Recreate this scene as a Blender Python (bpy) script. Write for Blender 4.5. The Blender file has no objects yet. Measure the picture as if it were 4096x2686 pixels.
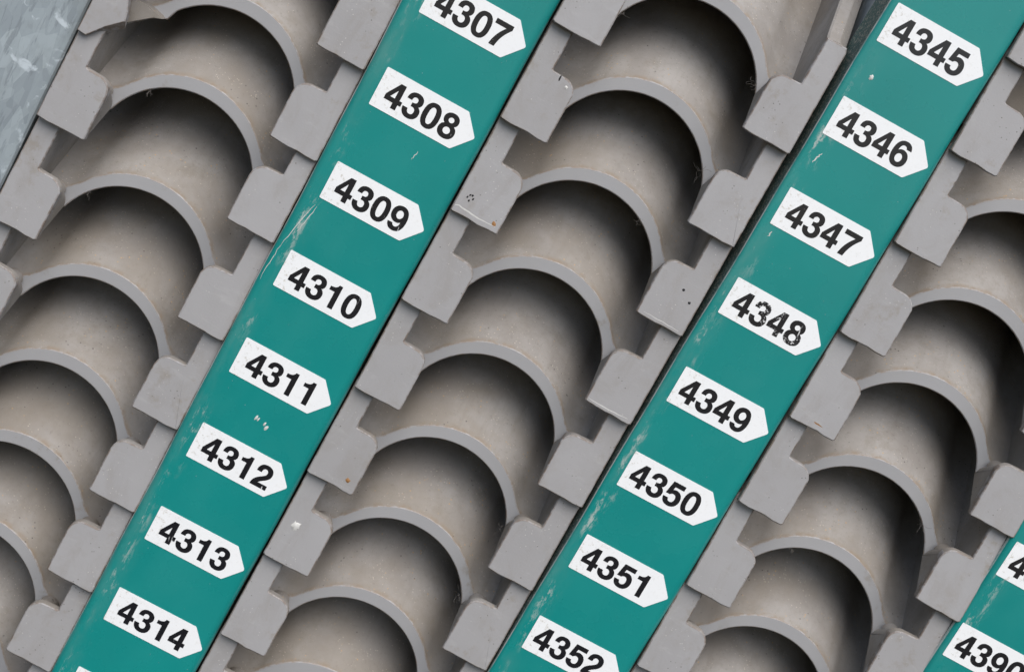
import bpy, math, random
from mathutils import Matrix, Vector

random.seed(7)
SC = bpy.context.scene
COL = SC.collection
U = 0.06          # one row pitch in metres
Z0 = 1.25         # height of panel row zero above ground


def P(u, v, n):
    """panel coordinates (row pitches: across, up, out of the rack) -> world metres"""
    return Vector((u * U, -n * U, Z0 + v * U))


# ------------------------------------------------------------------ camera
cd = bpy.data.cameras.new("camera")
cam = bpy.data.objects.new("camera", cd)
COL.objects.link(cam)
SC.camera = cam
cd.sensor_fit = 'HORIZONTAL'
cd.sensor_width = 36.0
cd.lens = 36.0 * 6500.0 / 4096.0
cd.clip_start = 0.05
cd.clip_end = 200.0
RC = ((0.8762359053, 0.4805424595, -0.0359107618),
      (-0.4768614594, 0.8539652926, -0.2081980489),
      (-0.0693814583, 0.1995550641, 0.9774272298))     # rows: camera right, up, back in (u, v, n)
CAMP = (1.17490602, 3.48597418, 15.66992284)
loc = P(*CAMP)
axes = [Vector((r[0], -r[2], r[1])) for r in RC]
cam.matrix_world = Matrix(((axes[0].x, axes[1].x, axes[2].x, loc.x),
                           (axes[0].y, axes[1].y, axes[2].y, loc.y),
                           (axes[0].z, axes[1].z, axes[2].z, loc.z),
                           (0, 0, 0, 1)))
cd.dof.use_dof = True
cd.dof.focus_distance = 0.945
cd.dof.aperture_fstop = 13.0

# ------------------------------------------------------------------ world, sun, exposure
SUN_EL, SUN_AZ = 55.0, 172.0          # azimuth measured from +Y towards +X; 180 is straight in front of the rack
world = bpy.data.worlds.new("World")
SC.world = world
world.use_nodes = True
wn = world.node_tree
bg = wn.nodes["Background"]
sky = wn.nodes.new("ShaderNodeTexSky")
sky.sky_type = 'NISHITA'
sky.sun_disc = False
sky.sun_elevation = math.radians(SUN_EL)
sky.sun_rotation = math.radians(SUN_AZ)
sky.air_density = 1.0
sky.dust_density = 2.0
sky.ozone_density = 0.6
wn.links.new(sky.outputs[0], bg.inputs[0])
bg.inputs[1].default_value = 0.065

sd = bpy.data.lights.new("sun", 'SUN')
sd.energy = 1.5
sd.angle = math.radians(60)
sd.color = (1.0, 0.975, 0.95)
sun = bpy.data.objects.new("sun", sd)
COL.objects.link(sun)
el, az = math.radians(SUN_EL), math.radians(SUN_AZ)
to_sun = Vector((math.sin(az) * math.cos(el), math.cos(az) * math.cos(el), math.sin(el)))
sun.rotation_euler = to_sun.to_track_quat('Z', 'Y').to_euler()
sun.location = (0, -3, 4)

SC.view_settings.view_transform = 'Standard'
SC.view_settings.look = 'None'
SC.view_settings.gamma = 1.0
SC.view_settings.exposure = 1.26
SC.view_settings.use_curve_mapping = False
SC.cycles.max_bounces = 10
SC.cycles.diffuse_bounces = 5


# ------------------------------------------------------------------ material helpers
class NT:
    def __init__(self, name):
        self.m = bpy.data.materials.new(name)
        self.m.use_nodes = True
        self.t = self.m.node_tree
        self.b = self.t.nodes["Principled BSDF"]

    def n(self, kind, **kw):
        x = self.t.nodes.new(kind)
        for k, v in kw.items():
            setattr(x, k, v)
        return x

    def link(self, a, b):
        self.t.links.new(a, b)

    def val(self, sock, v):
        if hasattr(v, "links") or hasattr(v, "is_linked"):
            self.link(v, sock)
        else:
            sock.default_value = v

    def math(self, op, a, b=0.0, clamp=False):
        x = self.n("ShaderNodeMath", operation=op, use_clamp=clamp)
        self.val(x.inputs[0], a)
        self.val(x.inputs[1], b)
        return x.outputs[0]

    def pos(self):
        return self.n("ShaderNodeNewGeometry").outputs["Position"]

    def vmul(self, v, s):
        x = self.n("ShaderNodeVectorMath", operation='MULTIPLY')
        self.link(v, x.inputs[0])
        x.inputs[1].default_value = s
        return x.outputs[0]

    def noise(self, vec, scale, detail=4.0, rough=0.55, dist=0.0):
        x = self.n("ShaderNodeTexNoise")
        self.link(vec, x.inputs["Vector"])
        x.inputs["Scale"].default_value = scale
        x.inputs["Detail"].default_value = detail
        x.inputs["Roughness"].default_value = rough
        x.inputs["Distortion"].default_value = dist
        return x.outputs["Fac"]

    def voro(self, vec, scale, out="Distance", rnd=1.0):
        x = self.n("ShaderNodeTexVoronoi")
        self.link(vec, x.inputs["Vector"])
        x.inputs["Scale"].default_value = scale
        x.inputs["Randomness"].default_value = rnd
        return x.outputs[out]

    def ramp(self, fac, lo, hi, a=0.0, b=1.0):
        x = self.n("ShaderNodeMapRange", interpolation_type='SMOOTHSTEP')
        self.link(fac, x.inputs[0])
        x.inputs[1].default_value = lo
        x.inputs[2].default_value = hi
        x.inputs[3].default_value = a
        x.inputs[4].default_value = b
        return x.outputs[0]

    def mix(self, fac, a, b):
        x = self.n("ShaderNodeMix", data_type='RGBA')
        self.val(x.inputs[0], fac)
        for s, v in ((x.inputs[6], a), (x.inputs[7], b)):
            if isinstance(v, tuple):
                s.default_value = v + (1.0,) if len(v) == 3 else v
            else:
                self.link(v, s)
        return x.outputs[2]

    def attr(self, name):
        return self.n("ShaderNodeAttribute", attribute_name=name).outputs["Fac"]

    def rnd(self):
        return self.n("ShaderNodeObjectInfo").outputs["Random"]

    def bump(self, h, strength, dist):
        x = self.n("ShaderNodeBump")
        x.inputs["Strength"].default_value = strength
        x.inputs["Distance"].default_value = dist
        self.link(h, x.inputs["Height"])
        self.link(x.outputs[0], self.b.inputs["Normal"])

    def done(self, color, rough=0.5, spec=0.5, metal=0.0):
        self.val(self.b.inputs["Base Color"], color)
        self.val(self.b.inputs["Roughness"], rough)
        self.b.inputs["Specular IOR Level"].default_value = spec
        self.val(self.b.inputs["Metallic"], metal)
        return self.m


def mat_plastic():
    """grey moulded plastic, handled and a little dirty"""
    k = NT("grey_plastic")
    p = k.pos()
    c = k.mix(k.noise(p, 18, 3), (0.262, 0.255, 0.252), (0.328, 0.321, 0.318))
    stain = k.math('MULTIPLY', k.ramp(k.noise(p, 75, 6, 0.72), 0.52, 0.72), k.ramp(k.noise(p, 16, 3), 0.42, 0.62))
    c = k.mix(k.math('MULTIPLY', stain, 0.75), c, (0.215, 0.185, 0.145))
    k.rv = k.ramp(k.rnd(), 0.0, 1.0, 0.0, 0.35)
    c = k.mix(k.rv, c, (0.245, 0.236, 0.230))
    smear = k.ramp(k.noise(k.vmul(p, (45, 45, 22)), 1, 6, 0.72, 0.9), 0.46, 0.70)
    c = k.mix(k.math('MULTIPLY', smear, 0.30), c, (0.215, 0.195, 0.172))
    rub = k.ramp(k.noise(k.vmul(p, (60, 60, 190)), 1, 5, 0.7, 0.5), 0.55, 0.75)
    c = k.mix(k.math('MULTIPLY', rub, 0.22), c, (0.42, 0.415, 0.40))
    sp = k.math('MULTIPLY', k.ramp(k.voro(p, 330), 0.16, 0.08), k.ramp(k.noise(p, 60, 2), 0.54, 0.62))
    c = k.mix(k.math('MULTIPLY', sp, 0.75), c, (0.07, 0.06, 0.05))
    ls = k.math('MULTIPLY', k.ramp(k.voro(p, 420), 0.15, 0.07), k.ramp(k.noise(p, 50, 2), 0.54, 0.62))
    c = k.mix(k.math('MULTIPLY', ls, 0.6), c, (0.62, 0.59, 0.53))
    e = k.attr("edge")
    grime = k.math('MULTIPLY', k.ramp(e, 0.25, 1.0), k.ramp(k.noise(p, 150, 5, 0.75), 0.36, 0.62))
    c = k.mix(k.math('MULTIPLY', grime, 0.85), c, (0.14, 0.10, 0.07))
    fine = k.vmul(p, (420, 420, 70))
    k.bump(k.math('ADD', k.noise(p, 900, 3), k.math('MULTIPLY', k.noise(fine, 1, 2), 0.6)), 0.10, 0.0006)
    return k.done(c, k.ramp(k.noise(p, 45, 3), 0.3, 0.7, 0.42, 0.6), 0.4)


def mat_dusty():
    """upper side of the trays: the same plastic under a layer of settled dust and sand"""
    k = NT("dusty_plastic")
    p = k.pos()
    c = k.mix(k.ramp(k.noise(p, 26, 5, 0.6), 0.35, 0.66), (0.236, 0.218, 0.199), (0.298, 0.281, 0.261))
    c = k.mix(k.math('MULTIPLY', k.ramp(k.noise(p, 38, 7, 0.75), 0.50, 0.72), 0.6), c, (0.195, 0.172, 0.142))
    c = k.mix(k.math('MULTIPLY', k.ramp(k.noise(p, 480, 3, 0.7), 0.56, 0.74), 0.5), c, (0.16, 0.145, 0.125))
    run = k.noise(k.vmul(p, (150, 16, 16)), 1, 4, 0.65)
    c = k.mix(k.math('MULTIPLY', k.ramp(run, 0.50, 0.75), 0.28), c, (0.185, 0.165, 0.140))
    c = k.mix(k.math('MULTIPLY', k.ramp(k.noise(p, 11.0, 5, 0.65), 0.42, 0.62), 0.55), c, (0.215, 0.186, 0.150))
    # sand grains
    g = k.math('MULTIPLY', k.ramp(k.voro(p, 400), 0.20, 0.10), k.ramp(k.noise(p, 60, 3), 0.47, 0.60))
    c = k.mix(k.math('MULTIPLY', g, 0.55), c, (0.50, 0.45, 0.37))
    g2 = k.math('MULTIPLY', k.ramp(k.voro(p, 270), 0.17, 0.09), k.ramp(k.noise(p, 52, 3), 0.50, 0.62))
    c = k.mix(k.math('MULTIPLY', g2, 0.8), c, (0.42, 0.28, 0.13))
    d3 = k.math('MULTIPLY', k.ramp(k.voro(p, 240), 0.15, 0.07), k.ramp(k.noise(p, 41, 3), 0.52, 0.62))
    c = k.mix(k.math('MULTIPLY', d3, 0.8), c, (0.05, 0.045, 0.04))
    # dust collected in the corner just behind the front lip
    d = k.attr("depth")
    lip = k.math('MULTIPLY', k.ramp(d, 0.055, 0.0), k.ramp(k.noise(p, 130, 5, 0.75), 0.38, 0.62))
    c = k.mix(k.math('MULTIPLY', lip, 0.75), c, (0.225, 0.172, 0.12))
    k.bump(k.math('ADD', k.noise(p, 1300, 4, 0.7), k.math('MULTIPLY', g, 1.5)), 0.35, 0.0005)
    return k.done(c, 0.82, 0.25)


def mat_lip():
    """clean cut front edge of the arch"""
    k = NT("lip_plastic")
    p = k.pos()
    c = k.mix(k.noise(p, 22, 3), (0.286, 0.283, 0.283), (0.340, 0.337, 0.338))
    e = k.attr("edge")
    grime = k.math('MULTIPLY', k.ramp(e, 0.5, 1.0), k.ramp(k.noise(p, 190, 5, 0.75), 0.34, 0.62))
    c = k.mix(k.math('MULTIPLY', grime, 0.85), c, (0.21, 0.15, 0.10))
    st = k.math('MULTIPLY', k.ramp(k.noise(p, 75, 6, 0.7), 0.55, 0.7), k.ramp(k.noise(p, 14, 2), 0.45, 0.6))
    c = k.mix(k.math('MULTIPLY', st, 0.65), c, (0.22, 0.195, 0.16))
    k.bump(k.noise(p, 700, 3), 0.08, 0.0005)
    return k.done(c, 0.5, 0.4)


def mat_green():
    k = NT("green_enamel")
    p = k.pos()
    c = k.mix(k.noise(p, 9, 3), (0.0060, 0.180, 0.166), (0.0100, 0.245, 0.222))
    sheen = k.ramp(k.noise(k.vmul(p, (1.0, 1.0, 0.6)), 14, 4, 0.6, 0.4), 0.48, 0.78)  # soft pale patches painted into the green for reflected sheen
    c = k.mix(k.math('MULTIPLY', sheen, 0.16), c, (0.050, 0.290, 0.262))
    # rubbed, chalky scuffs running along the left edge
    a = k.attr("across")
    streak = k.vmul(p, (1.0, 1.0, 0.33))
    sc = k.math('MULTIPLY', k.ramp(k.noise(streak, 190, 7, 0.8), 0.51, 0.60), k.ramp(k.noise(p, 21, 3), 0.46, 0.60))
    sc = k.math('MULTIPLY', sc, k.math('MULTIPLY', k.ramp(a, 0.21, 0.06), k.ramp(a, 0.015, 0.06)))
    c = k.mix(k.math('MULTIPLY', sc, 0.75), c, (0.45, 0.46, 0.42))
    haze = k.math('MULTIPLY', k.ramp(a, 0.26, 0.02), k.ramp(k.noise(streak, 40, 4, 0.7), 0.42, 0.75))
    c = k.mix(k.math('MULTIPLY', haze, 0.35), c, (0.15, 0.26, 0.23))
    # small stray specks
    sp = k.math('MULTIPLY', k.ramp(k.voro(p, 260), 0.07, 0.03), k.ramp(k.noise(p, 33, 2), 0.52, 0.6))
    c = k.mix(k.math('MULTIPLY', sp, 0.8), c, (0.42, 0.46, 0.42))
    sd_ = k.math('MULTIPLY', k.ramp(k.voro(p, 210), 0.06, 0.03), k.ramp(k.noise(p, 27, 2), 0.52, 0.6))
    c = k.mix(k.math('MULTIPLY', sd_, 0.7), c, (0.03, 0.05, 0.045))
    # chipped paint on the outer edges shows bare grey metal
    ed = k.attr("edge")
    chip = k.math('MULTIPLY', k.ramp(ed, 0.80, 1.0), k.ramp(k.noise(streak, 120, 6, 0.8), 0.38, 0.56, 0.25, 1.0))
    c = k.mix(chip, c, (0.46, 0.49, 0.46))
    r = k.math('ADD', k.ramp(k.noise(p, 30, 4), 0.3, 0.7, 0.2, 0.34), k.math('MULTIPLY', sc, 0.4))
    k.bump(k.noise(p, 420, 4, 0.6), 0.04, 0.0005)
    return k.done(c, r, 0.5)


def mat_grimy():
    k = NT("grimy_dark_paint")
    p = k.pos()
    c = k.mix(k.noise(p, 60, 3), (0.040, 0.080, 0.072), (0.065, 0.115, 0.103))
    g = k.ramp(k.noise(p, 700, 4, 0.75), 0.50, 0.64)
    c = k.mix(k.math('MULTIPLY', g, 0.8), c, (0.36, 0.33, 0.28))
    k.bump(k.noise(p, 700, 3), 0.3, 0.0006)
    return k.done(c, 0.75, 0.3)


def mat_galv():
    k = NT("galvanised_steel")
    p = k.pos()
    st = k.vmul(p, (1.0, 1.0, 0.45))
    cell = k.voro(st, 85, "Color")
    sep = k.n("ShaderNodeSeparateColor")
    k.link(cell, sep.inputs[0])
    cell2 = k.voro(k.vmul(p, (1.3, 1.0, 0.5)), 210, "Color")
    sep2 = k.n("ShaderNodeSeparateColor")
    k.link(cell2, sep2.inputs[0])
    f = k.math('ADD', k.math('MULTIPLY', sep.outputs[0], 0.55), k.math('MULTIPLY', sep2.outputs[1], 0.3))
    c = k.mix(f, (0.225, 0.258, 0.275), (0.41, 0.465, 0.485))
    c = k.mix(k.math('MULTIPLY', k.ramp(k.noise(p, 45, 5, 0.7), 0.45, 0.7), 0.45), c, (0.22, 0.245, 0.245))
    # scratchy spangle feathers
    fe = k.noise(k.vmul(p, (260, 260, 40)), 1, 5, 0.7, 0.6)
    c = k.mix(k.math('MULTIPLY', k.ramp(fe, 0.54, 0.64), 0.5), c, (0.155, 0.175, 0.19))
    wb = k.math('MULTIPLY', k.ramp(k.noise(p, 40, 4, 0.65, 1.2), 0.57, 0.64), k.ramp(k.noise(p, 170, 4), 0.35, 0.6))
    c = k.mix(k.math('MULTIPLY', wb, 0.75), c, (0.60, 0.66, 0.69))
    k.bump(k.math('ADD', f, fe), 0.12, 0.0006)
    return k.done(c, k.ramp(f, 0.0, 0.8, 0.62, 0.42), 0.5, 0.25)


def mat_sticker():
    k = NT("white_vinyl")
    p = k.pos()
    c = k.mix(k.noise(p, 40, 3), (0.76, 0.77, 0.765), (0.82, 0.82, 0.805))
    a = k.attr("across")
    dirt = k.math('MULTIPLY', k.ramp(k.noise(p, 330, 5, 0.75), 0.52, 0.70), k.math('ADD', k.ramp(a, 0.45, 0.0), 0.25))
    c = k.mix(k.math('MULTIPLY', dirt, 0.65), c, (0.44, 0.40, 0.32))
    sp = k.math('MULTIPLY', k.ramp(k.voro(p, 480), 0.10, 0.04), k.ramp(k.noise(p, 90, 2), 0.5, 0.6))
    c = k.mix(k.math('MULTIPLY', sp, 0.7), c, (0.25, 0.22, 0.19))
    return k.done(c, 0.38, 0.45)


def mat_ink(name, wear):
    """black printed numerals, scratched through to the white vinyl"""
    k = NT(name)
    p = k.pos()
    c = (0.011, 0.011, 0.013)
    sp = k.math('MULTIPLY', k.ramp(k.voro(p, 560), 0.12, 0.06), k.ramp(k.noise(p, 120, 2), 0.54, 0.62))
    c = k.mix(k.math('MULTIPLY', sp, 0.65), c, (0.45, 0.42, 0.38))
    if wear:
        sx = k.n("ShaderNodeVectorRotate", rotation_type='Y_AXIS')
        k.link(p, sx.inputs["Vector"])
        sx.inputs["Angle"].default_value = 0.12
        s = k.noise(k.vmul(sx.outputs[0], (1150, 1150, 60)), 1, 3, 0.6)
        m = k.math('MULTIPLY', k.ramp(s, 0.66, 0.69), k.ramp(k.noise(p, 95, 2), 0.50, 0.58))
        if wear > 1:
            fl = k.math('MULTIPLY', k.ramp(k.noise(p, 800, 4, 0.75), 0.56, 0.60), k.ramp(k.noise(p, 75, 2), 0.46, 0.56))
            m = k.math('MAXIMUM', m, fl)
        c = k.mix(m, c, (0.72, 0.72, 0.71))
    return k.done(c, 0.28, 0.5)


def mat_flat(name, col, rough=0.6, spec=0.4):
    k = NT(name)
    p = k.pos()
    dark = tuple(x * 0.7 for x in col)
    return k.done(k.mix(k.noise(p, 500, 3), dark, col), rough, spec)


M_PLASTIC, M_DUSTY, M_LIP = mat_plastic(), mat_dusty(), mat_lip()
M_GREEN, M_GRIMY, M_GALV = mat_green(), mat_grimy(), mat_galv()
M_STICKER = mat_sticker()
M_INK = [mat_ink("black_ink", 0), mat_ink("black_ink_scratched", 1), mat_ink("black_ink_flaking", 2)]
M_WHITE = mat_flat("white_paint_splash", (0.62, 0.61, 0.57))
M_BLACK = mat_flat("black_speck", (0.012, 0.012, 0.012), 0.35)
M_RUST = mat_flat("rust_stain", (0.30, 0.15, 0.05))
M_BACK = mat_flat("dark_light_blocker", (0.05, 0.048, 0.045), 0.8)  # dark colour of the added light-blocking board
M_LINT = mat_flat("pale_lint", (0.20, 0.18, 0.16), 0.9)


# ------------------------------------------------------------------ mesh helpers (all in panel units, local u, v, n)
class MB:
    def __init__(self):
        self.v, self.f, self.fm, self.attrs = [], [], [], {}

    def vert(self, u, v, n, **at):
        self.v.append((u * U, -n * U, v * U))
        i = len(self.v) - 1
        for k, x in at.items():
            self.attrs.setdefault(k, {})[i] = x
        return i

    def face(self, ids, m=0):
        self.f.append(ids)
        self.fm.append(m)

    def mesh(self, name, mats, smooth=35):
        me = bpy.data.meshes.new(name)
        me.from_pydata(self.v, [], self.f)
        for m in mats:
            me.materials.append(m)
        me.polygons.foreach_set("material_index", self.fm)
        for k, d in self.attrs.items():
            a = me.attributes.new(k, 'FLOAT', 'POINT')
            for i, x in d.items():
                a.data[i].value = x
        if smooth:
            me.polygons.foreach_set("use_smooth", [True] * len(me.polygons))
            me.set_sharp_from_angle(angle=math.radians(smooth))
        me.update()
        return me


def obj(name, me, parent=None, loc=None):
    o = bpy.data.objects.new(name, me)
    COL.objects.link(o)
    if parent is not None:
        o.parent = parent
    if loc is not None:
        o.location = loc
    return o


def empty(name, loc):
    o = bpy.data.objects.new(name, None)
    o.empty_display_size = 0.02
    COL.objects.link(o)
    o.location = loc
    return o


def tag(o, label, cat, group=None):
    o["label"], o["category"] = label, cat
    if group:
        o["group"] = group
    return o


def inset(poly, d):
    """move each corner of a closed CCW polygon inwards by d"""
    out, n = [], len(poly)
    for i in range(n):
        a, b, c = Vector(poly[i - 1]), Vector(poly[i]), Vector(poly[(i + 1) % n])
        e1, e2 = (b - a).normalized(), (c - b).normalized()
        n1, n2 = Vector((-e1.y, e1.x)), Vector((-e2.y, e2.x))
        m = (n1 + n2)
        if m.length < 1e-6:
            m = n1
        m.normalize()
        s = d / max(0.35, m.dot(n1))
        out.append((b.x + m.x * s, b.y + m.y * s))
    return out


def area(poly):
    return 0.5 * sum(poly[i - 1][0] * poly[i][1] - poly[i][0] * poly[i - 1][1] for i in range(len(poly)))


def ccw(poly):
    return poly if area(poly) > 0 else poly[::-1]


def prism(mb, poly, front, back, bev=0.012, m_front=0, m_side=0, m_top=None, drop=None, ring=0.012):
    """front/back: functions n(u, v). Front edge is chamfered; upward faces may take their own material."""
    poly = ccw(poly)
    ins = inset(poly, bev)
    ins2 = inset(poly, bev + ring)
    r0 = [mb.vert(u, v, front(u, v), edge=0.8) for u, v in ins]
    r1 = [mb.vert(u, v, front(u, v) - bev, edge=1.0, depth=0.3) for u, v in poly]
    r2 = [mb.vert(u, v - (drop(u, v) if drop else 0.0), back(u, v), edge=0.9, depth=0.3) for u, v in poly]
    # flat cap with a narrow border ring so that grime can hug the edge
    rc = [mb.vert(u, v, front(u, v), edge=0.0) for u, v in ins2]
    n = len(poly)
    mb.face(rc, m_front)
    for i in range(n):
        j = (i + 1) % n
        mb.face((r0[i], r0[j], rc[j], rc[i]), m_front)
        mb.face((r1[i], r1[j], r0[j], r0[i]), m_front)
        eu, ev = poly[j][0] - poly[i][0], poly[j][1] - poly[i][1]
        up = -eu / max(1e-6, math.hypot(eu, ev))
        mb.face((r2[i], r2[j], r1[j], r1[i]), m_top if (m_top is not None and up > 0.5) else m_side)
    mb.face(r2[::-1], m_side)


# ------------------------------------------------------------------ trays
N_LIP = -0.52       # plane of the arch's front edge
SLOPE = 0.80        # the pockets climb towards the back
DEPTH = 2.0
RO, CO = 0.904, 0.107      # outer arch radius, centre height
RI, CI = 0.8375, 0.026     # inner arch
WING = 0.447               # shoulder level at the lip
HALF, WALL_IN, TAB_IN = 1.30, 1.07, 0.782
LEDGE, STRIP_TOP = 0.635, 1.13


def smax(a, b, k):
    h = max(k - abs(a - b), 0.0) / k
    return max(a, b) + h * h * k * 0.25


def top_profile(n=84):
    """arch that sweeps down in an S-curve to the flat shoulders"""
    m = 1.35
    u1 = RO * m / math.hypot(1.0, m)
    v1 = CO + math.sqrt(RO * RO - u1 * u1)
    w = 1.075 - u1
    pts = []
    for i in range(n + 1):
        u = -1.085 + 2.17 * i / n
        a = abs(u)
        if a <= u1:
            v = CO + math.sqrt(RO * RO - a * a)
        else:
            t = min(1.0, (a - u1) / w)
            v = v1 * (2 * t**3 - 3 * t * t + 1) + WING * (3 * t * t - 2 * t**3) - m * w * (t**3 - 2 * t * t + t)
        pts.append((u, v))
    return pts


def under_profile(broken=False, n=48):
    pts = [(1.085, 0.30), (0.83, 0.30)]
    t0 = 0.345
    for i in range(n + 1):
        t = t0 + (math.pi - 2 * t0) * i / n
        pts.append((RI * math.cos(t), CI + RI * math.sin(t)))
    pts += [(-0.83, 0.30), (-1.085, 0.30)]
    if broken:
        keep = [q for q in pts if q[0] > -0.66]
        # rough fracture running up to the left through lip and shoulder
        keep += [(-0.685, 0.45), (-0.77, 0.415), (-0.84, 0.375), (-0.91, 0.31),
                 (-1.00, 0.235), (-1.085, 0.12)]
        return keep
    return pts


def shell_mesh(name, broken=False):
    mb = MB()
    top = top_profile()
    und = under_profile(broken)
    loop = ccw(top + und)          # closed outline
    ntop = set(top)
    bev = 0.010
    ins = inset(loop, bev)
    ins2 = inset(loop, 0.028)
    r0 = [mb.vert(u, v, N_LIP, edge=0.75, depth=0.0) for u, v in ins]
    rc = [mb.vert(u, v, N_LIP, edge=0.0, depth=0.0) for u, v in ins2]
    ds = [0.0, 0.03, 0.08, 0.16, 0.3, 0.5, 0.8, 1.2, 1.6, DEPTH]
    rings = []
    for d in ds:
        rings.append([mb.vert(u, v + SLOPE * d, N_LIP - bev - d, edge=1.0, depth=d) for u, v in loop])
    n = len(loop)
    mb.face(rc, 0)
    for i in range(n):
        j = (i + 1) % n
        is_top = loop[i] in ntop and loop[j] in ntop
        mb.face((r0[i], r0[j], rc[j], rc[i]), 0)
        mb.face((rings[0][i], rings[0][j], r0[j], r0[i]), 0)
        for a, b in zip(rings, rings[1:]):
            mb.face((b[i], b[j], a[j], a[i]), 1)
    mb.face(rings[-1][::-1], 1)
    return mb.mesh(name, [M_LIP, M_DUSTY], 40)


def round_corner(c, r, a0, a1, n=8):
    return [(c[0] + r * math.cos(math.radians(a0 + (a1 - a0) * i / n)),
             c[1] + r * math.sin(math.radians(a0 + (a1 - a0) * i / n))) for i in range(n + 1)]


TILT = 0.10


def face_n(u, v):
    return -0.02 - TILT * v


def tab_poly():
    p = [(TAB_IN, 0.012)] + [(TAB_IN + 0.02 + (HALF - TAB_IN - 0.04) * i / 5, 0.0) for i in range(6)] + [(HALF, 0.012)]
    p += [(HALF, STRIP_TOP - 0.05), (HALF - 0.02, STRIP_TOP), (WALL_IN, STRIP_TOP), (WALL_IN, LEDGE + 0.01)]
    p += [(WALL_IN - 0.012, LEDGE)]
    p += round_corner((TAB_IN + 0.14, LEDGE - 0.145), 0.14, 90, 180, 10)
    return p


def tab_mesh(name, side, broken=False, seed=0):
    mb = MB()
    rj = random.Random(seed)
    if broken:
        poly = [(HALF, 0.010), (1.205, 0.0), (1.08, 0.155), (0.93, 0.295), (0.955, 0.40), (1.01, 0.52), (1.03, LEDGE), (WALL_IN - 0.012, LEDGE), (WALL_IN, LEDGE + 0.01), (WALL_IN, STRIP_TOP),
                 (HALF - 0.02, STRIP_TOP), (HALF, STRIP_TOP - 0.05)]
    else:
        poly = [(u + (rj.uniform(-.003, .003) if v < 0.7 else 0.0), v + (rj.uniform(-.006, .006) if v < 0.011 else 0.0)) for u, v in tab_poly()]
    poly = [(side * u, v) for u, v in poly]
    if broken:      # the break slants back, so its raw face shows below the front edge
        prism(mb, poly, face_n, lambda u, v: face_n(u, v) - 0.12, 0.008, 0, 0, 1, lambda u, v: 0.075 if (v < 0.32 and abs(u) < 1.15) else 0.0, 0.012)
    else:
        prism(mb, poly, face_n, lambda u, v: face_n(u, v) - 0.095, 0.010, 0, 0, 1)
    # web behind the plate that ties it to the arch; its top is the dusty ledge
    if broken:
        web = [(1.08, 0.13), (1.08, 0.50), (0.86, 0.50), (0.73, 0.47), (0.695, 0.45), (0.77, 0.425), (0.91, 0.315), (1.0, 0.24)]
    else:
        web = [(0.790, 0.03), (1.08, 0.03), (1.08, 0.618)] + round_corner((0.790 + 0.12, 0.498), 0.12, 90, 180, 7)
    web = ccw([(side * u, v) for u, v in web])
    a = [mb.vert(u, v, -0.34 if broken else face_n(u, v) - 0.09, edge=0.6, depth=0.07) for u, v in web]
    b = [mb.vert(u, v - (0.175 if v > 0.45 else -0.30 if v < 0.1 else 0.0) * (0.0 if broken else 1.0), N_LIP - 0.03, edge=0.9, depth=0.07) for u, v in web]
    n = len(web)
    for i in range(n):
        j = (i + 1) % n
        mb.face((b[i], b[j], a[j], a[i]), 1)
    mb.face(a, 1)
    # rounded boss where the plate is moulded on to the shoulder
    if not broken:
        arc = [(side * (0.925 + 0.105 * math.cos(math.pi * i / 10)), 0.46 + 0.10 * math.sin(math.pi * i / 10)) for i in range(11)]
        a = [mb.vert(u, v, -0.20, edge=0.5, depth=0.07) for u, v in arc]
        b = [mb.vert(u, v + 0.004, -0.46, edge=0.5, depth=0.03) for u, v in arc]
        for i in range(10):
            mb.face((a[i], a[i + 1], b[i + 1], b[i]) if side > 0 else (b[i], b[i + 1], a[i + 1], a[i]), 1)
        mb.face(b if side > 0 else b[::-1], 1)
    return mb.mesh(name, [M_PLASTIC, M_DUSTY], 30)


def wall_mesh(name, side):
    """side wall of the pocket: starts behind the front plate and climbs with the floor"""
    mb = MB()
    f0 = -0.155
    prof = [(WALL_IN, WING - 0.16), (HALF - 0.004, WING - 0.16), (HALF - 0.004, 1.10), (HALF - 0.02, 1.125), (HALF - 0.10, 1.19),
            (WALL_IN + 0.02, 1.18), (WALL_IN, 1.16)]
    prof = ccw([(side * u, v) for u, v in prof])
    rings = []
    for d in (0.0, 0.10, 0.365, 0.9, 1.5, DEPTH + 0.36):
        lift = SLOPE * max(0.0, d - 0.1)
        low = SLOPE * max(0.0, N_LIP - (f0 - d))
        rings.append([mb.vert(u, v + ((lift if d > 0 else -0.05) if v > 1 else low), f0 - d, edge=0.3, depth=d + 0.2)
                      for u, v in prof])
    n = len(prof)
    for a, b in zip(rings, rings[1:]):
        for i in range(n):
            j = (i + 1) % n
            mb.face((b[i], b[j], a[j], a[i]), 0)
    mb.face(rings[0], 0)
    mb.face(rings[-1][::-1], 0)
    return mb.mesh(name, [M_DUSTY], 25)


SHELL, SHELL_BROKEN = shell_mesh("arched_shell"), shell_mesh("arched_shell_broken", True)
TABS = {s: [tab_mesh("side_tab", s, False, 10 * s + i) for i in range(6)] for s in (1, -1)}
TAB_BROKEN = tab_mesh("side_tab_snapped", -1, True)
WALLS = {1: wall_mesh("side_wall_right", 1), -1: wall_mesh("side_wall_left", -1)}

trays = {}


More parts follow.
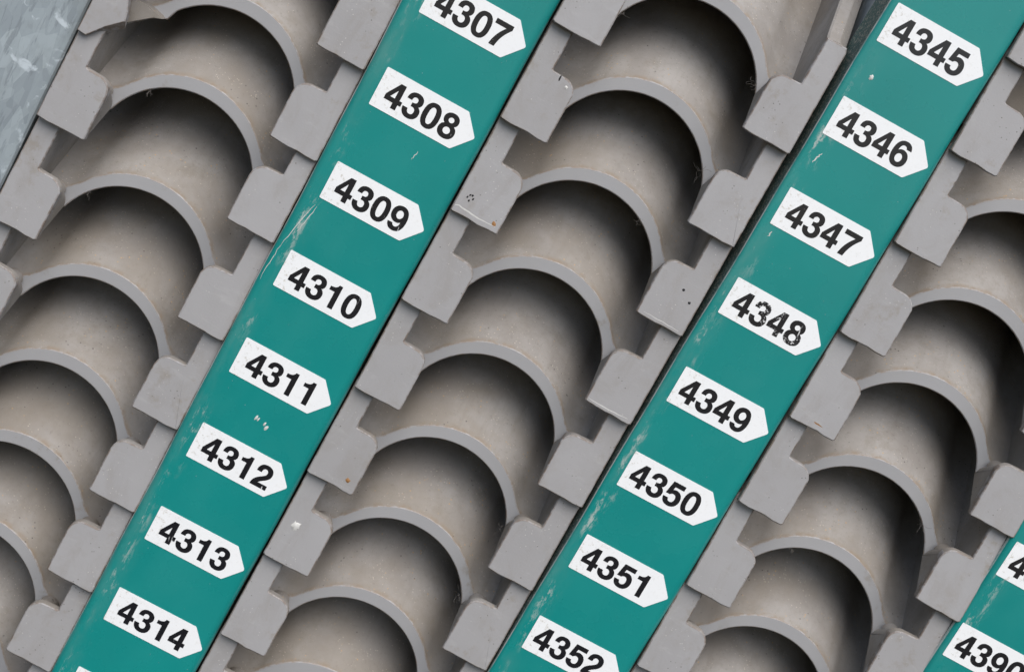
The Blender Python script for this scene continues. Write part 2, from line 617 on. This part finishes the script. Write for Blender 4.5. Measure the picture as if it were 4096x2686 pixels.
def tray(col, c, b, label, group, broken=False):
    e = empty("pocket_tray", P(c, b, 0))
    e.rotation_euler.y = math.radians(random.uniform(-0.35, 0.35))
    e.location.y += random.uniform(-.012, .012) * U
    tag(e, label, "tray", group)
    sh = obj("arched_shell", SHELL_BROKEN if broken else SHELL, e, Vector((0.008 * U, 0, 0)))
    if broken:
        sh["label"] = "arched shell with its left end snapped off"
    tabs = {}
    for s in (-1, 1):
        t = obj("side_tab", TAB_BROKEN if (broken and s < 0) else random.choice(TABS[s]), e)
        if broken and s < 0:
            t["label"] = "snapped side tab with a jagged slanting lower edge"
        tabs[s] = t
        obj("side_wall", WALLS[s], e)
    trays[(col, round(b, 3))] = (e, tabs)
    return e


ORD = "first second third fourth fifth sixth seventh eighth ninth".split()
C1, C2, C3 = -1.497, 2.455, 6.380
for b, num in ((1.858, 4307), (0.865, 4308), (-0.052, 4309), (-1.172, 4310), (-2.222, 4311), (-3.233, 4312), (-4.220, 4313), (-5.222, 4314), (-6.222, 4315)):
    if num == 4308:
        lab = "grey arched tray with its left tab snapped off, beside the galvanised post"
    else:
        lab = "%s tray down in the column by the galvanised post, level with the %d sticker" % (ORD[num - 4307], num)
    tray(1, C1 + random.uniform(-.006, .006), b, lab, "arched trays in the column by the galvanised post", num == 4308)
for b, num in ((3.140, 4306), (2.098, 4307), (1.084, 4308), (0.065, 4309), (-0.942, 4310), (-1.962, 4311), (-2.960, 4312), (-3.965, 4313), (-4.965, 4314)):
    if num == 4306:
        lab = "uppermost grey arched tray between the 4307 and 4345 strips, nothing above it"
    else:
        lab = "%s grey arched tray down in the middle column, pointed at by the %d sticker" % (ORD[num - 4306], num)
    tray(2, C2 + random.uniform(-.006, .006), b, lab, "arched trays in the middle column")
for b, num in ((4.908, 4344), (3.907, 4345), (2.900, 4346), (1.882, 4347), (0.908, 4348), (-0.104, 4349), (-1.122, 4350), (-2.120, 4351), (-3.120, 4352)):
    if num == 4344:
        lab = "grey arched tray at the right picture edge above the 4345 tray"
    else:
        lab = "%s grey arched tray down in the right-hand column, pointed at by the %d sticker" % (ORD[num - 4344], num)
    tray(3, C3 + random.uniform(-.006, .006), b, lab, "arched trays in the right-hand column")


# ------------------------------------------------------------------ digits (bold grotesque numerals, 1000 units to the em)
GLYPH = {
    '1': ["M 378 0 L 378 710 L 284 710 C 268 628 200 590 69 588 L 69 492 L 238 492 L 238 0 Z"],
    '2': ["M 511 0 L 511 124 L 205 124 C 225 165 270 200 340 250 C 455 330 508 390 508 500 C 508 630 415 710 275 710 C 130 710 40 620 40 460 L 178 460 C 178 550 210 597 275 597 C 332 597 368 558 368 497 C 368 430 335 395 240 330 C 100 235 30 160 26 0 Z"],
    '3': ["M 27 220 C 30 70 125 -19 272 -19 C 420 -19 516 70 516 205 C 516 290 480 345 405 372 C 465 400 495 450 495 515 C 495 635 408 710 270 710 C 130 710 45 630 42 485 L 172 485 C 174 560 208 600 268 600 C 322 600 356 567 356 512 C 356 450 318 420 245 420 L 225 420 L 225 322 L 262 322 C 335 322 376 280 376 208 C 376 138 338 95 274 95 C 206 95 168 140 164 220 Z"],
    '4': ["M 440 0 L 440 158 L 526 158 L 526 272 L 440 272 L 440 710 L 290 710 L 27 292 L 27 158 L 306 158 L 306 0 Z", "M 306 272 L 306 540 L 143 272 Z"],
    '5': ["M 485 698 L 485 575 L 207 575 L 188 445 C 220 472 255 485 300 485 C 430 485 516 385 516 240 C 516 85 415 -19 265 -19 C 125 -19 32 62 27 190 L 167 190 C 172 128 206 95 264 95 C 334 95 374 145 374 232 C 374 315 332 365 264 365 C 220 365 192 350 170 315 L 45 315 L 110 698 Z"],
    '6': ["M 505 525 C 492 640 405 710 290 710 C 120 710 31 575 31 335 C 31 105 120 -19 280 -19 C 425 -19 520 80 520 230 C 520 370 430 465 305 465 C 240 465 195 440 160 392 C 162 530 205 600 280 600 C 330 600 362 573 372 525 Z", "E 278 228 108 130"],
    '7': ["M 528 698 L 528 588 C 385 420 300 240 270 0 L 122 0 C 150 220 235 400 385 574 L 25 574 L 25 698 Z"],
    '8': ["M 278 -19 C 430 -19 524 65 524 195 C 524 285 480 345 405 376 C 465 405 497 452 497 520 C 497 632 410 710 278 710 C 146 710 59 632 59 520 C 59 452 91 405 151 376 C 76 345 32 285 32 195 C 32 65 126 -19 278 -19 Z", "E 278 512 90 84", "E 278 205 112 108"],
    '0': ["S 278 345.5 246 364.5", "S 278 345.5 110 254"],
}


def sample(path, n=9):
    t = path.split()
    if t[0] in "ES":
        cx, cy, rx, ry = map(float, t[1:])
        ex = 2.0 if t[0] == 'E' else 2.35
        out = []
        for i in range(36):
            a = 2 * math.pi * i / 36
            ca, sa = math.cos(a), math.sin(a)
            out.append((cx + rx * math.copysign(abs(ca) ** (2 / ex), ca), cy + ry * math.copysign(abs(sa) ** (2 / ex), sa)))
        return out
    out, i, cur = [], 0, None
    while i < len(t):
        k = t[i]
        if k in "ML":
            cur = (float(t[i + 1]), float(t[i + 2]))
            out.append(cur)
            i += 3
        elif k == 'C':
            q = [float(x) for x in t[i + 1:i + 7]]
            p0 = cur
            for s in range(1, n + 1):
                a = s / n
                b = 1 - a
                out.append((b**3 * p0[0] + 3*b*b*a*q[0] + 3*b*a*a*q[2] + a**3*q[4], b**3 * p0[1] + 3*b*b*a*q[1] + 3*b*a*a*q[3] + a**3*q[5]))
            cur = (q[4], q[5])
            i += 7
        else:
            i += 1
    if math.dist(out[0], out[-1]) < 1e-6:
        out.pop()
    return out


EM = 0.350 * U


def glyph_mesh(ch, ink):
    src = [sample(p) for p in (GLYPH['6'] if ch == '9' else GLYPH[ch])]
    if ch == '9':
        src = [[(552 - x, 691 - y) for x, y in s] for s in src]
    src = [inset(ccw(q), -9.0 if i == 0 else 8.0) for i, q in enumerate(src)]
    cu = bpy.data.curves.new("digit_outline", 'CURVE')
    cu.dimensions = '2D'
    cu.fill_mode = 'BOTH'
    cu.extrude = 0.00003
    for s in src:
        sp = cu.splines.new('POLY')
        sp.points.add(len(s) - 1)
        for q, (x, y) in zip(sp.points, s):
            q.co = (x / 1000 * EM, y / 1000 * EM, 0, 1)
        sp.use_cyclic_u = True
    o = bpy.data.objects.new("digit_outline", cu)
    COL.objects.link(o)
    dg = bpy.context.evaluated_depsgraph_get()
    me = bpy.data.meshes.new_from_object(o.evaluated_get(dg), preserve_all_data_layers=False, depsgraph=dg)
    bpy.data.objects.remove(o)
    me.transform(Matrix.Rotation(math.radians(90), 4, 'X'))      # x right, z up, facing -y
    me.materials.clear()
    me.materials.append(ink)
    me.name = "digit"
    return me


GLYPHS = {(c, w): glyph_mesh(c, M_INK[w]) for w in range(3) for c in "0123456789"}


def sticker_mesh(name, w, h, e):
    mb = MB()
    poly = []
    corners = [(0, 0, .012), (0, -h, .012), (w, -h, .01), (w + e, -h * 0.5, .022), (w, 0, .01)]
    n = len(corners)
    for i in range(n):
        p0, p1, p2 = corners[i - 1], corners[i], corners[(i + 1) % n]
        b = Vector(p1[:2])
        d1, d2 = (Vector(p0[:2]) - b).normalized(), (Vector(p2[:2]) - b).normalized()
        r = p1[2]
        for t in (0.0, 0.33, 0.67, 1.0):
            q = (b + d1 * r * (1 - t)).lerp(b + d2 * r * t, t) if False else b + d1 * r * (1 - t) ** 2 + d2 * r * t ** 2
            poly.append((q.x, q.y))
    poly = ccw(poly)
    f = [mb.vert(u, v, 0.0030, across=u / w) for u, v in poly]
    k = [mb.vert(u, v, 0.0, across=u / w) for u, v in poly]
    mb.face(f)
    for i in range(len(poly)):
        j = (i + 1) % len(poly)
        mb.face((k[i], k[j], f[j], f[i]))
    return mb.mesh(name, [M_STICKER], 0)


SW, SH, SE = 0.884, 0.401, 0.170
STICKER = sticker_mesh("number_sticker", SW, SH, SE)


# ------------------------------------------------------------------ green strips
def strip_profile(l, r, rad_l, rad_r, flange=0.42):
    """cross-section (u, n, across, edge, mat) from left flange round the face to the right flange"""
    w = r - l
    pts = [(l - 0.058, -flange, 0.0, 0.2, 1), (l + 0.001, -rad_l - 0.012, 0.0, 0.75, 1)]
    for i in range(7):
        a = math.radians(180 - 90 * i / 6)
        pts.append((l + rad_l + rad_l * math.cos(a), -rad_l + rad_l * math.sin(a), 0.02 * i / 6, 1.0 if i in (0, 1, 2) else 0.4, 0))
    for i in range(1, 12):
        t = i / 12
        x = l + rad_l + (w - rad_l - rad_r) * t
        pts.append((x, 0.0, (x - l) / w, 0.0, 0))
    for i in range(9):
        a = math.radians(90 - 80 * i / 8)
        pts.append((r - rad_r + rad_r * math.cos(a), -rad_r + rad_r * math.sin(a), 1.0 - 0.02 * (1 - i / 8), 0.95 if i == 8 else 0.3, 0))
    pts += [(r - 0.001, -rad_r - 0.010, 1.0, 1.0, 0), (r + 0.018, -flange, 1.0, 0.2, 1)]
    return pts


def make_strip(label, left, right, v0, v1, rad_l, rad_r, n0, stickers, wear, group, gap):
    """left/right: edges as functions of v"""
    vm = 0.5 * (v0 + v1)
    e = empty("number_strip", P(0.5 * (left(vm) + right(vm)), vm, n0))
    tag(e, label, "label strip", group)
    base_u = 0.5 * (left(vm) + right(vm))
    mb = MB()
    rows = 34
    prev = None
    for k in range(rows + 1):
        v = v0 + (v1 - v0) * k / rows
        wob = 0.004 * math.sin(v * 1.7 + left(vm)) + 0.003 * math.sin(v * 4.1)
        ids = [mb.vert(u - base_u + wob, v - vm, n, across=ac, edge=ed) for u, n, ac, ed, m in strip_profile(left(v), right(v), rad_l, rad_r)]
        ms = [q[4] for q in strip_profile(left(v), right(v), rad_l, rad_r)]
        if prev:
            for i in range(len(ids) - 1):
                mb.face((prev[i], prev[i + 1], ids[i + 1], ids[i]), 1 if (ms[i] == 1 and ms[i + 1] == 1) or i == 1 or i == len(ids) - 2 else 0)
        prev = ids
    obj("painted_cover", mb.mesh("painted_cover", [M_GREEN, M_GRIMY], 50), e)
    for num, su, sv, x0 in stickers:
        s = obj("number_sticker", STICKER, e, Vector(((su - base_u) * U, -0.00005, (sv - vm) * U)))
        s["label"] = "white arrow-shaped sticker printed %d" % num
        s.rotation_euler.y = math.radians(random.uniform(-0.25, 0.25))
        wv = wear.get(num, 0)
        for i, ch in enumerate(str(num)):
            w_i = wv if not isinstance(wv, (tuple, list)) else wv[i]
            obj("digit", GLYPHS[(ch, w_i)], s, Vector(((x0 + 0.350 * 0.556 * i) * U, -0.00022, -0.334 * U)))
    # galvanised upright that carries the strip
    return e, base_u, vm


S1 = [(4307, 0.004, 3.0085, .095), (4308, -0.0115, 2.0142, .094), (4309, -0.0169, 0.9838, .094), (4310, -0.0194, -0.0096, .098), (4311, -0.0064, -1.0057, .114),
      (4312, 0.0025, -1.9995, .102), (4313, 0.019, -2.9981, .098), (4314, 0.0288, -3.9938, .095), (4315, 0.035, -4.99, .095)]
S2 = [(4345, 3.918, 4.857, .085), (4346, 3.9206, 3.8687, .072), (4347, 3.926, 2.8803, .09), (4348, 3.9325, 1.8793, .08), (4349, 3.9362, 0.8607, .060),
      (4350, 3.9325, -0.135, .068), (4351, 3.9357, -1.1318, .07), (4352, 3.94, -2.1295, .06)]
S3 = [(4389, 7.7314, 0.9092, .06), (4390, 7.7235, -0.0867, .06)]
WEAR = {4308: (0, 0, 0, 1), 4309: (0, 0, 1, 1), 4310: (0, 0, 0, 1), 4312: (0, 0, 0, 1), 4313: (1, 0, 0, 1), 4314: (0, 0, 0, 1),
        4348: (0, 2, 2, 2), 4307: (0, 0, 0, 1)}
GR = "green strips of number stickers between the trays"
strip1 = make_strip("left green enamelled strip, arrow stickers running from 4307 down to 4314", lambda v: -0.196 + 0.001 * v, lambda v: 1.130,
                    -6.4, 4.2, 0.075, 0.105, 0.0, S1, WEAR, GR, 0)
strip2 = make_strip("middle green enamelled strip, arrow stickers running from 4345 down to 4352", lambda v: 3.803 + 0.0085 * v, lambda v: 5.062 - 0.001 * v,
                    -3.6, 6.2, 0.045, 0.115, 0.0, S2, WEAR, GR, 0)
strip3 = make_strip("green enamelled strip cut by the right picture edge, with the 4390 sticker", lambda v: 7.655, lambda v: 8.95,
                    -2.2, 3.2, 0.06, 0.105, -0.03, [(a, b, c, d) for a, b, c, d in S3], WEAR, GR, 0)


# ------------------------------------------------------------------ galvanised uprights, added light-blocking board
def box_mesh(name, u0, u1, v0, v1, n0, n1, mats, bev=0.02):
    mb = MB()
    prism(mb, [(u0, v0), (u1, v0), (u1, v1), (u0, v1)], lambda u, v: n0, lambda u, v: n1, bev)
    return mb.mesh(name, mats, 30)


u0, u1, v0, v1 = 3.825, 5.025, -3.8, 6.4
o = obj("steel_upright", box_mesh("steel_upright", -0.5 * (u1 - u0), 0.5 * (u1 - u0), 0, v1 - v0, 0, -2.3, [M_GALV]),
        None, P(0.5 * (u0 + u1), v0, -0.47))
tag(o, "grey steel upright edging out behind the middle green strip, at its upper left", "steel post")

post = empty("galvanised_post", P(-3.7, -3.2, -0.16))
tag(post, "galvanised steel post with spangled zinc finish in the upper left corner", "steel post")
obj("face_plate", box_mesh("face_plate", -1.25, 0.86, 0.0, 6.4, 0.0, -0.07, [M_GALV]), post)
obj("return_flange", box_mesh("return_flange", 0.78, 0.85, 0.0, 6.4, -0.075, -2.3, [M_GALV]), post)

bk = obj("light_blocker", box_mesh("light_blocker", -6.5, 6.5, -9.0, 9.0, 0, -0.1, [M_BACK]), None, P(2.6, 0.5, -2.85))  # unseen board added to keep light from leaking in behind the trays
bk["kind"] = "structure"


# ------------------------------------------------------------------ small marks that sit on tabs and strips
def blob_mesh(name, r, h, mat, seed, n=12, squash=1.0):
    rg = random.Random(seed)
    mb = MB()
    c = mb.vert(0, 0, h)
    a = [mb.vert(0.6 * r * rg.uniform(.8, 1.1) * math.cos(2 * math.pi * i / n), 0.6 * r * squash * rg.uniform(.8, 1.1) * math.sin(2 * math.pi * i / n), h * 0.85) for i in range(n)]
    b = [mb.vert(r * rg.uniform(.6, 1.25) * math.cos(2 * math.pi * i / n), r * squash * rg.uniform(.6, 1.25) * math.sin(2 * math.pi * i / n), -0.004) for i in range(n)]
    for i in range(n):
        j = (i + 1) % n
        mb.face((c, a[i], a[j]))
        mb.face((a[i], b[i], b[j], a[j]))
    return mb.mesh(name, [mat], 60)


def on_tab(col, b, side, u, v, name, mesh, rot=0.0):
    """u, v in panel coordinates"""
    e, tabs = trays[(col, b)]
    cu = (e.location.x) / U
    lu, lv = u - cu, v - b
    o = obj(name, mesh, tabs[side], Vector((lu * U, -face_n(lu, lv) * U, lv * U)))
    o.rotation_euler.y = rot
    return o


dot = blob_mesh("paint_speck", 0.017, 0.008, M_BLACK, 3, 9)
for u, v in ((3.543, 1.500), (3.655, 1.415)):
    on_tab(2, 1.084, 1, u, v, "paint_speck", dot)
for i, (u, v) in enumerate(((1.247, 1.277), (1.263, 1.305), (1.287, 1.312), (1.277, 1.252), (1.306, 1.283))):
    on_tab(2, 1.084, -1, u, v, "paint_speck", blob_mesh("paint_speck", 0.011, 0.006, M_BLACK, 20 + i, 8, 1.5), 0.3)
on_tab(2, -2.960, -1, 1.313, -2.547, "paint_splash", blob_mesh("paint_splash", 0.055, 0.008, M_WHITE, 5, 17, 1.2))
on_tab(2, -1.962, -1, 1.557, -1.844, "rust_spot", blob_mesh("rust_spot", 0.034, 0.003, M_RUST, 9, 12))
on_tab(2, 2.098, -1, 1.575, 2.654, "paint_splash", blob_mesh("paint_splash", 0.022, 0.006, M_WHITE, 11, 10))
on_tab(2, 2.098, -1, 1.481, 2.695, "ink_mark", blob_mesh("ink_mark", 0.012, 0.003, M_BLACK, 13, 8, 3.2))
on_tab(2, 1.084, -1, 1.60, 1.165, "rust_spot", blob_mesh("rust_spot", 0.028, 0.003, M_RUST, 15, 10, 1.4))


def on_strip(st, u, v, name, mesh, rot=0.0):
    e, bu, vm = st
    o = obj(name, mesh, e, Vector(((u - bu) * U, -0.00002, (v - vm) * U)))
    o.rotation_euler.y = rot
    return o


on_strip(strip2, 4.059, 4.138, "paint_chip", blob_mesh("paint_chip", 0.028, 0.006, M_WHITE, 31, 11, 1.2))
for i, (u, v, r, q) in enumerate(((0.448, -1.698, 0.018, 2.2), (0.475, -1.705, 0.014, 2.2), (0.553, -1.715, 0.014, 2.4), (0.585, -1.745, 0.022, 1.8))):
    on_strip(strip1, u, v, "paint_chip", blob_mesh("paint_chip", r, 0.003, M_WHITE, 40 + i, 10, q), 0.25)


def scratch_mesh(name, pts, w, mat):
    mb = MB()
    prev = None
    for i, (u, v) in enumerate(pts):
        a, b = Vector(pts[max(0, i - 1)]), Vector(pts[min(len(pts) - 1, i + 1)])
        d = (b - a).normalized()
        ww = w * (0.25 + 0.75 * math.sin(math.pi * (i + 0.3) / (len(pts) - 0.4)))
        cur = (mb.vert(u - d.y * ww, v + d.x * ww, 0.0012), mb.vert(u + d.y * ww, v - d.x * ww, 0.0012))
        if prev:
            mb.face((prev[0], prev[1], cur[1], cur[0]))
        prev = cur
    return mb.mesh(name, [mat], 0)


rg = random.Random(5)


def scratch(st, u0, v0, u1, v1, w):
    n = 9
    pts = [((u1 - u0) * i / n + rg.uniform(-.006, .006), (v1 - v0) * i / n) for i in range(n + 1)]
    on_strip(st, u0, v0, "scratch", scratch_mesh("scratch", pts, w, M_WHITE))


def crease(col, b, side, pts, w, mat):
    u0, v0 = pts[0]
    fine = []
    for (ua, va), (ub, vb) in zip(pts, pts[1:]):
        for i in range(5):
            fine.append((ua + (ub - ua) * i / 5 - u0, va + (vb - va) * i / 5 - v0 + rg.uniform(-.003, .003)))
    fine.append((pts[-1][0] - u0, pts[-1][1] - v0))
    on_tab(col, b, side, u0, v0, "crease_mark", scratch_mesh("crease_mark", fine, w, mat))


crease(2, 1.084, -1, [(1.175, 1.150), (1.215, 1.165), (1.40, 1.145), (1.625, 1.150)], 0.008, M_WHITE)
crease(2, 0.065, 1, [(3.250, 0.110), (3.45, 0.100), (3.70, 0.112)], 0.006, M_WHITE)
crease(2, 1.084, 1, [(3.30, 1.130), (3.50, 1.125), (3.70, 1.120)], 0.004, M_WHITE)
crease(3, 0.908, -1, [(5.33, 0.985), (5.44, 0.965)], 0.010, M_RUST)
scratch(strip1, -0.02, 0.50, -0.13, -0.02, 0.004)
scratch(strip1, 0.01, 0.49, -0.05, 0.18, 0.004)
scratch(strip1, -0.13, 0.02, -0.16, -0.42, 0.003)
scratch(strip1, 0.62, 1.44, 0.60, 1.34, 0.004)
scratch(strip2, 4.02, 3.30, 3.98, 3.18, 0.007)
scratch(strip2, 3.99, 2.42, 3.98, 2.36, 0.006)


# ------------------------------------------------------------------ lint caught on a few arch lips
def lint_mesh(name, seed, n_str=6, size=0.07):
    r2 = random.Random(seed)
    mb = MB()
    for s in range(n_str):
        p = Vector((r2.uniform(-.3, .3) * size, r2.uniform(-.3, .3) * size, 0.0))
        d = Vector((r2.uniform(-1, 1), r2.uniform(-1, 0.6), r2.uniform(-.4, .4))).normalized()
        prev = None
        for i in range(7):
            w = 0.0014
            q = (mb.vert(p.x - w, p.y, p.z), mb.vert(p.x + w, p.y, p.z), mb.vert(p.x, p.y + w * 1.6, p.z + w))
            if prev:
                for a in range(3):
                    b = (a + 1) % 3
                    mb.face((prev[a], prev[b], q[b], q[a]))
            prev = q
            p = p + d * size * 0.22
            d = (d + Vector((r2.uniform(-.8, .8), r2.uniform(-.8, .8), r2.uniform(-.4, .4)))).normalized()
    return mb.mesh(name, [M_LINT], 60)


for i, (col, b, ang, sz) in enumerate(((2, 2.098, 32, .10), (2, 3.140, 28, .07), (2, 3.140, 155, .08), (2, -1.962, 20, .10), (2, 1.084, 60, .05),
                                       (3, -0.104, 45, .09), (2, -2.960, 30, .08), (1, -0.052, 130, .05), (1, -1.172, 140, .06), (3, -1.122, 120, .04))):
    e, tabs = trays[(col, b)]
    a = math.radians(ang)
    obj("lint_tuft", lint_mesh("lint_tuft", 100 + i, 7, sz), e,
        Vector(((RI - 0.015) * math.cos(a) * U, (-N_LIP + 0.005) * U, (CI + (RI - 0.015) * math.sin(a)) * U)))
